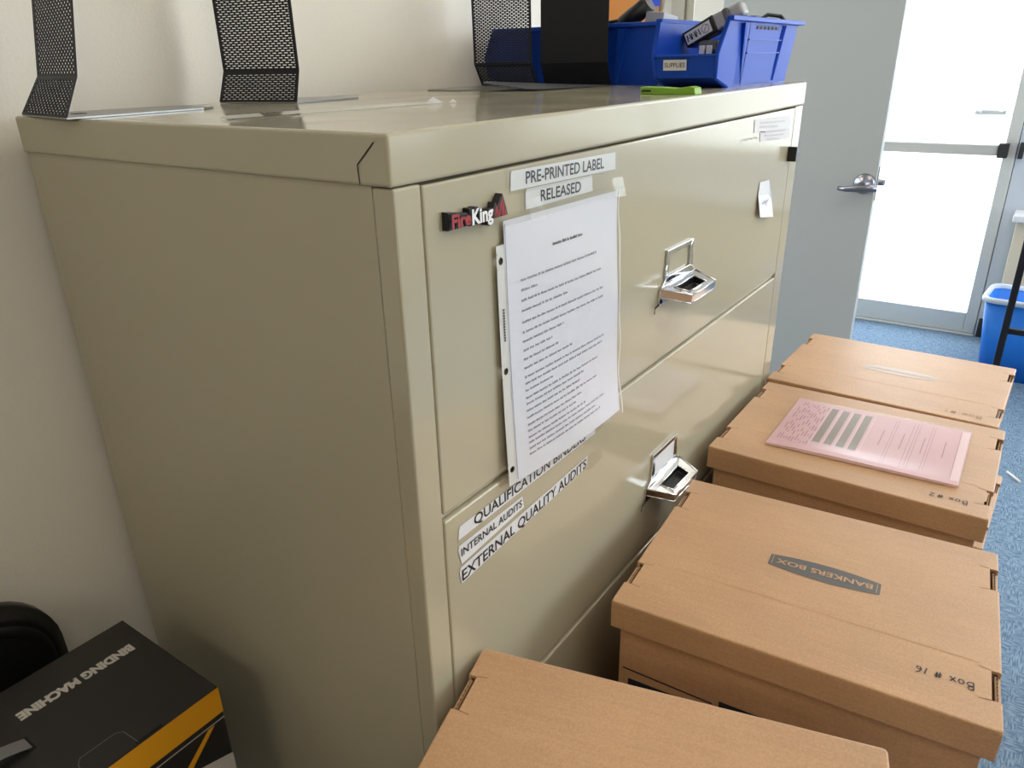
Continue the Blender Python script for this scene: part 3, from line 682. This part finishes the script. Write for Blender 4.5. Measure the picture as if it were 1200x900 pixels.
# things in the back bin
t = empty('flashlight', (.99, .31, CH+.0035), 'black cylinder-headed tool leaning out of the bin behind', 'flashlight')
b = MB(); b.tube([(0, .07, .004), (0, .02, .092), (0, .012, .098)], [.008, .009, .012], M['black'], 16); b.build('handle', t)
b = MB(); b.tube([(0, .014, .095), (0, .008, .101), (0, -.043, .134)], [.010, .016, .016], M['black'], 20); b.build('head', t)
b = MB(); b.tube([(0, -.0428, .1338), (0, -.0445, .1350)], .0145, M['mid_grey'], 20); b.build('end_cap', t)['label'] = 'dark grey end disc'
b = MB(); b.tube([(0, .06, .02), (-.01, .05, .098), (-.012, .030, .106), (-.01, .012, .108)], .003, M['black'], 8); b.build('wire', t)
b = MB(); b.box((-.034, -.018, 0), (.030, .018, .108), M['grey_plastic'], .002, rot=Matrix.Rotation(.10, 3, 'Y') @ Matrix.Rotation(.06, 3, 'X'))
c = b.build('carton', None, (.990, .250, CH+.012)); tag(c, 'small pale grey carton poking out of the bin behind', 'carton')
# lime green clip
t = empty('clip', (.608, .046, CH), 'lime green plastic clip lying near the cabinet front edge', 'clip')
b = MB()
P2 = [(-.040, .0), (.040, .0), (.0405, .0095), (.010, .0090), (-.012, .0075), (-.030, .0102), (-.038, .0085)]
b.prism(P2, 'x', -.012, .012, M['lime'], .001, mtx=Matrix.Rotation(0, 4, 'Z')); b.build('clip_body', t)
b = MB(); b.prism([(.024, .0035), (.039, .0035), (.036, .0060), (.024, .0058)], 'x', -.0126, -.0118, M['print_navy']); b.build('slot', t)

# ------------------------------------------------------------------ cardboard storage boxes
BW, BD = .332, .416
LIDH = .040
def stroke_text(mb, strokes, org, U, Up, N, size, w, m):
    x = 0.0; U, Up, N, org = V(U), V(Up), V(N), V(org)
    G = {'B': ([[(.05, 0), (.05, 1)], [(.05, 1), (.4, .97), (.5, .78), (.35, .55), (.08, .52)], [(.08, .52), (.45, .5), (.58, .27), (.4, .03), (.05, 0)]], .78),
         'o': ([[(.25+.22*math.cos(a*math.pi/6), .3+.28*math.sin(a*math.pi/6)) for a in range(13)]], .66),
         'x': ([[(.02, .62), (.5, .02)], [(.48, .66), (.05, .0)]], .8), ' ': ([], .30),
         '#': ([[(.18, .0), (.28, .8)], [(.42, .02), (.5, .82)], [(.02, .28), (.62, .34)], [(.06, .55), (.66, .6)]], .95),
         '1': ([[(.05, .0), (.2, .85)]], .42),
         '6': ([[(.48, .9), (.2, .7), (.06, .35), (.15, .06), (.38, .04), (.46, .26), (.3, .42), (.1, .3)]], .7),
         '2': ([[(.05, .7), (.2, .9), (.42, .82), (.44, .6), (.2, .25), (.02, .04), (.52, .06)]], .7)}
    for ch in strokes:
        g, adv = G[ch]
        for st in g: mb.ribbon([org+(U*(x+p)+Up*q)*size for p, q in st], w, N, m)
        x += adv
def storage_box(loc, yaw, label, h=.2567, logo=True, text=None, tm='marker', tsize=.016, sy=1.0):
    pm = M['print_sheen'] if tm == 'marker_faint' else M['print_grey']
    t = empty('storage_box', loc, label, 'cardboard box', 'cardboard storage boxes stacked along the cabinet', yaw); t.scale = (1, sy, 1)
    hx_, hy_ = BW/2, BD/2; m = M['card']
    b = MB(); i = .010
    b.prism([(-hx_+i, -hy_+i), (hx_-i, -hy_+i), (hx_-i, hy_-i), (-hx_+i, hy_-i)], 'z', 0, h-.006, m, .002)
    body = b.build('box_body', t)
    for sx in (-1, 1):                # navy print on the long sides
        xx = sx*(hx_-i+.0005)
        for ya, yb, za, zb in ((.100, .184, h-.180, h-.123), (-.110, .067, h-.165, h-.105)):
            p = MB(); p.face([(xx, sx*-ya, za), (xx, sx*-yb, za), (xx, sx*-yb, zb), (xx, sx*-ya, zb)], M['print_navy']); p.build('printed_panel', body)['label'] = 'dark navy printed panel'
        p = MB(); p.ribbon([(xx, sx*-.192, h-.108), (xx, sx*-.075, h-.113)], .0022, (1, 0, 0), M['print_navy']); p.build('printed_line', body)
        hh = MB(); yy = sx*(hy_-i+.0006); hh.face([(x, yy, z) for x, z in rrect(-.045, h-.115, .045, h-.085, .0145)], M['gap']); hh.build('hand_hole', body)
    b = MB(); z0, z1, th = h-LIDH, h, .0035
    nx0, nx1, nd = .042, .089, .010           # notch: from each corner along the short side, depth
    R = .004
    P = [(-hx_, -hy_+R), (-hx_+R*.3, -hy_+R*.3), (-hx_+R, -hy_)]
    for a, c in ((-hx_+nx0, -hx_+nx1), (hx_-nx1, hx_-nx0)):
        P += [(a, -hy_), (a, -hy_+nd), (c, -hy_+nd), (c, -hy_)]
    P += [(hx_-R, -hy_), (hx_-R*.3, -hy_+R*.3), (hx_, -hy_+R), (hx_, hy_-R), (hx_-R*.3, hy_-R*.3), (hx_-R, hy_)]
    for a, c in ((hx_-nx0, hx_-nx1), (-hx_+nx1, -hx_+nx0)):
        P += [(a, hy_), (a, hy_-nd), (c, hy_-nd), (c, hy_)]
    P += [(-hx_+R, hy_), (-hx_+R*.3, hy_-R*.3), (-hx_, hy_-R)]
    # top panel
    n = len(P); k0 = b.mi(m)
    e = .0022                                  # softened upper edge
    cen = lambda q: (q[0]-math.copysign(e, q[0]) if abs(q[0]) > hx_-.003 else q[0], q[1]-math.copysign(e, q[1]) if abs(q[1]) > hy_-.003 else q[1])
    r0 = [V((x, y, z1-th)) for x, y in P]; r1 = [V((x, y, z1-e)) for x, y in P]
    rm = [V(((x+cen((x, y))[0])/2+math.copysign(e*.2, x)*(abs(x) > hx_-.003), (y+cen((x, y))[1])/2+math.copysign(e*.2, y)*(abs(y) > hy_-.003), z1-e*.29)) for x, y in P]
    r2 = [V((*cen((x, y)), z1)) for x, y in P]
    b.loft([r0, r1, rm, r2], m)
    # skirts
    for sx in (-1, 1):
        b.box((min(sx*hx_, sx*(hx_-th)), -hy_+.001, z0), (max(sx*hx_, sx*(hx_-th)), hy_-.001, z1-th+.0005), m, .0012)
    for sy in (-1, 1):
        for a, c in ((-hx_+.001, -hx_+nx0), (-hx_+nx1, hx_-nx1), (hx_-nx0, hx_-.001)):
            b.box((a, min(sy*hy_, sy*(hy_-.0035)), z0), (c, max(sy*hy_, sy*(hy_-.0035)), z1-th+.0005), m, .0008)
        for s1 in (-1, 1):
            a, c = sorted((s1*(hx_-nx0), s1*(hx_-nx1)))
            b.box((a-.001, min(sy*(hy_-.0002), sy*(hy_-.0032)), z0), (c+.001, max(sy*(hy_-.0002), sy*(hy_-.0032)), z1-.0075), m, .0006)
            b.box((a+.003, min(sy*(hy_-.0045), sy*(hy_-.0068)), z1-.02), (c-.003, max(sy*(hy_-.0045), sy*(hy_-.0068)), z1-.0035), M['card_edge'], .0004)
            b.box((a+.0006, min(sy*(hy_-.0034), sy*(hy_-nd-.003)), z1-.022), (c-.0006, max(sy*(hy_-.0034), sy*(hy_-nd-.003)), z1-.019), M['gap'])
            for q in range(7):
                xx = a+.005+q*(c-a-.01)/6; b.box((xx-.0010, min(sy*(hy_-.0035), sy*(hy_-.0046)), z1-.015), (xx+.0010, max(sy*(hy_-.0035), sy*(hy_-.0046)), z1-.0045), M['gap'])
            for xe in (a, c):     # slit creases running in from the notch
                b.ribbon([(xe, sy*(hy_-nd), z1+.0003), (xe+(.0018 if xe == c else -.0018), sy*(hy_-nd-.012), z1+.0003)], .0011, (0, 0, 1), M['card_edge'])
    b.ribbon([(-hx_*.42, -hy_+.02, z1+.0002), (-hx_*.41, hy_-.05, z1+.0002)], .0012, (0, 0, 1), M['card_edge'] if False else mat('crease', srgb(186, 140, 96), .7) if 'crease' not in MATS else MATS['crease'])
    lid = b.build('lid', t, recalc=True)
    if logo:
        g = MB(); zz = z1+.0004; cx_, cy_ = .012, -.012; LW_, HW = .0675, .0115
        top = [(cx_+(HW+.0070*(1-u*u)), cy_+LW_*u*-1) for u in [k/8-1 for k in range(17)]]
        bot = [(cx_-(HW+.0070*(1-u*u)), cy_+LW_*u) for u in [k/8-1 for k in range(17)]]
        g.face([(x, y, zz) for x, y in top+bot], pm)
        for sy in (-1, 1):
            g.ribbon([(cx_-HW*.85, cy_+sy*(LW_-.004), zz+.0003), (cx_+HW*.85, cy_+sy*(LW_-.004), zz+.0003)], .0008, (0, 0, 1), m)
        put_text(g, 'BANKERS BOX', (cx_+.0048, cy_-LW_+.009, zz+.0004), (0, 1, 0), (0, 0, 1), 2*LW_-.018, .0098, m, .02)
        g.build('printed_logo', lid, recalc=False)['label'] = 'grey printed logo on the lid'
    if text:
        g = MB(); stroke_text(g, text[0], (text[1], text[2], z1+.0005), (0, 1, 0), (-1, 0, 0), (0, 0, 1), tsize, .0016, M[tm])
        g.build('handwriting', lid, recalc=False)['label'] = 'handwritten box number'
    return t
def corner_to_center(x, y, yaw, sy=1.0):     # near-left top corner -> centre
    c, s = math.cos(yaw), math.sin(yaw)
    return x+c*BW/2+s*BD*sy/2, y+s*BW/2-c*BD*sy/2
def stack(x, y, yaw, top, names, text=None, tm='marker', logo=True, jit=0.0, tsize=.016, sy=1.0):
    cx_, cy_ = corner_to_center(x, y, yaw, sy); h = top/3
    for k in range(3):
        dx, dy, dr = ((0, 0, 0) if k == 2 else ((.004, -.030, .008), (.010, -.026, -.006))[k])
        storage_box((cx_+dx+(jit if k == 1 else 0), cy_+dy, h*k), yaw+dr, names[2-k], h, logo if k == 2 else False, text if k == 2 else None, tm, tsize, sy)
stack(.2582, -.0686, math.radians(5.05), .7699, ('brown cardboard storage box with a dark lid logo, marked Box 16 by hand', 'cardboard storage box under the one marked 16, middle of its stack', 'cardboard storage box on the carpet at the bottom of the stack marked 16'), ('Box # 16', -.107, -.182), tsize=.0117, jit=.004)
stack(.7017, -.0201, math.radians(.24), .7726, ('brown cardboard storage box with a pink form lying on its lid', 'cardboard storage box in the middle of the stack that carries the pink form', 'cardboard storage box on the carpet at the bottom of the pink form stack'), ('Box #2', -.128, -.178), tsize=.0125)
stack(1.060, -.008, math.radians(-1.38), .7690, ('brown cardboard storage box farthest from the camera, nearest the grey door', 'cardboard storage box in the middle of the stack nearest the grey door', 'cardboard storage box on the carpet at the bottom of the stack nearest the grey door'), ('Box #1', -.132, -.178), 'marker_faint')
stack(-.2365, -.087, math.radians(14.8), .795, ('plain brown cardboard storage box nearest the camera at the bottom edge', 'cardboard storage box in the middle of the nearest stack', 'cardboard storage box on the carpet at the bottom of the nearest stack'), sy=.972)

# pink form in its plastic pouch
t = empty('form_pouch', (.875, -.243, .7732), 'pink printed form in a clear pouch on a cardboard box lid', 'form')
C4 = dict(fl=(.975, -.0975), fr=(.9886, -.3864), nr=(.7746, -.3889), nl=(.760, -.0998))
def PF(u, v, e=0):      # u 0 at left (cabinet side)..1 right, v 0 near..1 far
    a = V(C4['nl']).lerp(V(C4['nr']), u); c = V(C4['fl']).lerp(V(C4['fr']), u); p = a.lerp(c, v)
    z = .0012+.0035*math.exp(-(v/.16)**2)*(.35+.65*math.sin(math.pi*(u*.9+.05))) + .0015*math.sin(7*u+2*v)*(.3+v*.3)+.0012
    return V((p.x-.875, p.y+.243, z+e))
b = MB(); nx, ny = 28, 14
b.mesh([PF(i/nx, j/ny) for j in range(ny+1) for i in range(nx+1)], [(j*(nx+1)+i, j*(nx+1)+i+1, (j+1)*(nx+1)+i+1, (j+1)*(nx+1)+i) for j in range(ny) for i in range(nx)], M['pink'])
b.mesh([PF(i/nx, 0) for i in range(nx+1)]+[V((PF(i/nx, 0).x, PF(i/nx, 0).y, .0003)) for i in range(nx+1)], [(i, i+1, nx+2+i, nx+1+i) for i in range(nx)], M['pink_light'])
form = b.build('form_page', t, recalc=False)
b = MB()
def strip_uv(u0, u1, v0, v1, m, e=.0005):
    n = 8
    for k in range(n):
        va, vb = v0+(v1-v0)*k/n, v0+(v1-v0)*(k+1)/n
        b.face([PF(u0, va, e), PF(u1, va, e), PF(u1, vb, e), PF(u0, vb, e)], m)
for k in range(4): strip_uv(.222+k*.066, .264+k*.066, .20, .92, M['pink_bar'])
for k in range(5): strip_uv(.212+k*.066, .217+k*.066, .15, .94, M['pink_light'])
random.seed(5)
for k in range(11):
    u = .035+k*.0165; v = .10+.05*random.random()
    while v < .9:
        dv = .03+.10*random.random(); strip_uv(u, u+.0055, v, min(.93, v+dv), M['pink_ink']); v += dv+.03+.1*random.random()
for u in (.60, .615, .70, .72, .735, .80, .815, .95): strip_uv(u, u+.0022, .10, .95, M['pink_ink'])
for k in range(8):
    u = .50+k*.055
    if k % 2: strip_uv(u, u+.005, .4, .7, M['pink_ink'], .0006)
strip_uv(.955, .995, .06, .97, M['pink_light'], .0004)
b.build('form_print', form, recalc=False)
b = MB()
b.mesh([PF(-.004+1.008*i/nx, -.01+1.03*j/ny, .0012) for j in range(ny+1) for i in range(nx+1)], [(j*(nx+1)+i, j*(nx+1)+i+1, (j+1)*(nx+1)+i+1, (j+1)*(nx+1)+i) for j in range(ny) for i in range(nx)], M['tape'])
b.mats[0] = M['pouch']; b.build('clear_pouch', t, recalc=False)

# ------------------------------------------------------------------ chair with the binding machine box on its seat
K = (1.3869-.72)/(1.3869-.65)
def S(x, y, z): return V((-.4164+(x+.4164)*K, -.4044+(y+.4044)*K, 1.3869-(1.3869-z)*K))
p0 = S(-.0405, .5685, .65); p1 = S(-.0405, .3416, .65)
bx1, by1, by0, bz1 = p0.x, p0.y, p1.y, .72
bz0, bx0 = .470, bx1-.40
t = empty('machine_box', ((bx0+bx1)/2, (by0+by1)/2, bz0), 'black and yellow binding machine carton standing on the black chair', 'carton')
ox, oy = (bx0+bx1)/2, (by0+by1)/2
def L(x, y, z): p = S(x, y, z); return V((p.x-ox, p.y-oy, p.z-bz0))
hw, hd, hh = (bx1-bx0)/2, (by1-by0)/2, bz1-bz0
b = MB(); b.box((-hw, -hd, 0), (hw, hd, hh), M['box_black'], .0012); bx = b.build('carton_body', t)
b = MB(); yf = -hd-.0006
def fr_(x, z): q = L(x, .3416, z); return (q.x, yf, q.z)
def fr2(x, z): q = L(x, .3416, z); return (q.x, yf-.0004, q.z)
zb, zt = L(0, .3416, .6078).z, hh-.0008
b.face([(-hw, yf, zb), (hw, yf, zb), (hw, yf, zt), (-hw, yf, zt)], M['yellow'])
zw = L(0, .3416, .599).z; b.ribbon([(-hw, yf, zw), (hw, yf, zw)], .0016, (0, 1, 0), M['box_white'])
b.face([fr_(-.0655, .5965), fr_(-.0555, .5965), fr_(-.098, .555), fr_(-.112, .555)], M['yellow'])
b.face([fr_(-.0405, .5330), fr_(-.086, .5474), fr_(-.20, .5474), fr_(-.20, .47), fr_(-.0405, .47)], M['box_white'])
xr = hw+.0006
b.face([(xr, -hd, zb), (xr, -hd+.006, zb), (xr, -hd+.004, zt), (xr, -hd, zt)], M['yellow'])
b.build('printed_front', bx, recalc=True)['label'] = 'yellow and white printed front'
b = MB(); zt2 = hh+.0006
q0, q1 = L(-.0625, .511, .65), L(-.2115, .511, .65)
put_text(b, 'BINDING MACHINE', (q0.x, q0.y, zt2), (-1, 0, 0), (0, 0, 1), q0.x-q1.x, .0140, M['box_white'], .06)
b.build('lettering', bx, recalc=False)['label'] = 'white printed lettering'
b = MB()
fl = [L(-.208, .345, .65), L(-.2045, .372, .65), L(-.198, .380, .65), L(-.156, .380, .65), L(-.149, .374, .65), L(-.147, .343, .65)]
b.ribbon([(p.x, p.y, zt2) for p in fl], .0008, (0, 0, 1), M['strap'])
b.face([(p.x, p.y, zt2) for p in (L(-.150, .3422, .65), L(-.117, .3422, .65), L(-.117, .3465, .65), L(-.150, .3465, .65))], M['gap'])
b.build('tuck_flap', bx, recalc=False)
b = MB(); pa, pc = L(-.226, .452, .65), L(-.30, .452, .65)
b.box((pa.x-.001, pa.y-.012, hh), (pa.x+.006, pa.y+.012, hh+.0008), M['gap'])
pts = [(pa.x+.003-i*.012, pa.y, hh+.001+.012*math.sin(math.pi*min(1, i/8))) for i in range(9)]
k0 = b.mi(M['strap'])
b.loft([[V((x, y-.009, z)), V((x, y+.009, z)), V((x, y+.009, z+.0015)), V((x, y-.009, z+.0015))] for x, y, z in pts], M['strap'])
b.build('carry_handle', t)['label'] = 'grey plastic carry handle'
# chair
t = empty('chair', (-.36, .32, 0), 'black vinyl chair against the wall, only its rounded backrest showing', 'chair')
cxr = -.145                                      # right edge of the back
b = MB()
prof = rrect(-.235, .52, .235, .783, .085, 8)
def backring(k, ins, y): return [V((px*(1-ins/.235)+0, y+(.02*(pz-.5)), .6515+(pz-.6515)*(1-ins/.13))) for px, pz in prof]
b.loft([backring(0, .012, .215), backring(0, .0, .222), backring(0, .0, .242), backring(0, .010, .252)], M['chair'], smooth=True); b.build('backrest', t)
b = MB(); b.loft([backring(0, .016, .210), backring(0, .022, .206), backring(0, .030, .212)], M['chair'], cap=(False, False), smooth=True); b.build('piping', t)
b = MB(); b.box((-.24, -.22, .410), (.24, .20, .470), M['chair'], .02, 4); b.build('seat', t)
for sx in (-1, 1):
    b = MB(); b.tube([(sx*.15, .20, .40), (sx*.15, .245, .45), (sx*.15, .250, .60)], .011, M['black'], 10); b.build('back_post', t)
    for yy in (-.18, .18):
        b = MB(); b.tube([(sx*.20, yy, .412), (sx*.215, yy*1.1, .0)], [.013, .011], M['black'], 10); b.build('leg', t)

# ------------------------------------------------------------------ right background
t = empty('recycling_bin', (3.535, -.475, 0), 'blue plastic recycling bin with a pale rim by the glass door', 'bin', rz=-.08)
def rr3(hx_, hy_, r, z): return [V((x, y, z)) for x, y in rrect(-hx_, -hy_, hx_, hy_, r, 6)]
b = MB(); b.loft([rr3(.105, .155, .04, 0), rr3(.135, .190, .045, .37), rr3(.130, .185, .042, .37), rr3(.100, .150, .037, .006)], M['bin_blue'], smooth=True); b.build('bin_shell', t)
b = MB(); b.loft([rr3(.136, .191, .046, .352), rr3(.146, .201, .05, .356), rr3(.147, .202, .05, .372), rr3(.140, .195, .047, .379), rr3(.130, .185, .042, .376), rr3(.128, .183, .041, .36)], M['rim'], cap=(False, False), smooth=True); b.build('rim', t)
t = empty('side_table', (3.07, -.66, 0), 'black metal-legged table standing before the blue recycling bin', 'table')
for sx in (-1, 1):
    for sy in (-1, 1):
        b = MB(); b.box((sx*.17-.012, sy*.275-.012, 0), (sx*.17+.012, sy*.275+.012, .752), M['black_steel'], .003); b.build('leg', t)
for sx in (-1,):
    b = MB(); b.box((sx*.17-.010, -.265, .382), (sx*.17+.010, .265, .404), M['black_steel'], .003); b.build('stretcher', t)
b = MB(); b.box((-.20, -.30, .752), (.20, .289, .775), M['black_steel'], .004); b.build('tabletop', t)
t = empty('radiator_cover', (FW-.003, -1.6, 0), 'beige panel unit with a white top ledge under the far window', 'radiator cover')
b = MB(); b.box((-.15, -1.28, .03), (0, 1.283, .635), M['beige'], .004); b.build('cover_panel', t)
b = MB(); b.box((-.19, -1.30, .637), (0, 1.300, .668), M['ledge'], .005); b.build('top_ledge', t)
b = MB(); b.box((-.13, -1.25, 0), (-.02, 1.25, .03), M['dark']); b.build('plinth', t)
b = MB(); b.tube([(2.4866, -.5003, .004), (2.4296, -.5421, .004)], .0045, M['white'], 10); tag(b.build('paper_straw'), 'small white stick lying on the blue carpet', 'stick')
# alcove behind the cabinet: notice board, note, blinds
t = empty('notice_board', (FW-.002, 2.02, 1.1), 'orange notice board with a tan frame on the wall behind the bins', 'notice board')
b = MB(); b.box((-.018, -.30, .0), (0, .42, 1.2), M['orange'], .002); b.build('board', t)
b = MB()
for lo, hi in (((-.38, -.04), (-.30, 1.24)), ((.42, -.04), (.46, 1.24)), ((-.30, -.04), (.42, 0)), ((-.30, 1.2), (.42, 1.24))):
    b.box((-.03, lo[0], lo[1]), (0, hi[0], hi[1]), M['tan'], .004)
b.build('frame', t)
b = MB(); b.box((FW-.034, 1.635, 1.655), (FW-.0325, 1.70, 1.73), M['note']); tag(b.build('paper_note'), 'small blue note on the tan frame of the orange board', 'note')
t = empty('vertical_blind', (FW-.03, 1.44, 0), 'beige vertical blind hanging beside the white door frame', 'blind')
for k in range(6):
    b = MB(); b.box((-.004-.02*(k % 2), -.34+k*.075, .25), (.004-.02*(k % 2), -.262+k*.075, 2.2), M['blind'], .001); b.build('slat', t)
b = MB(); b.box((-.04, -.36, 2.2), (.03, .13, 2.25), M['frame_white'], .003); b.build('head_rail', t)
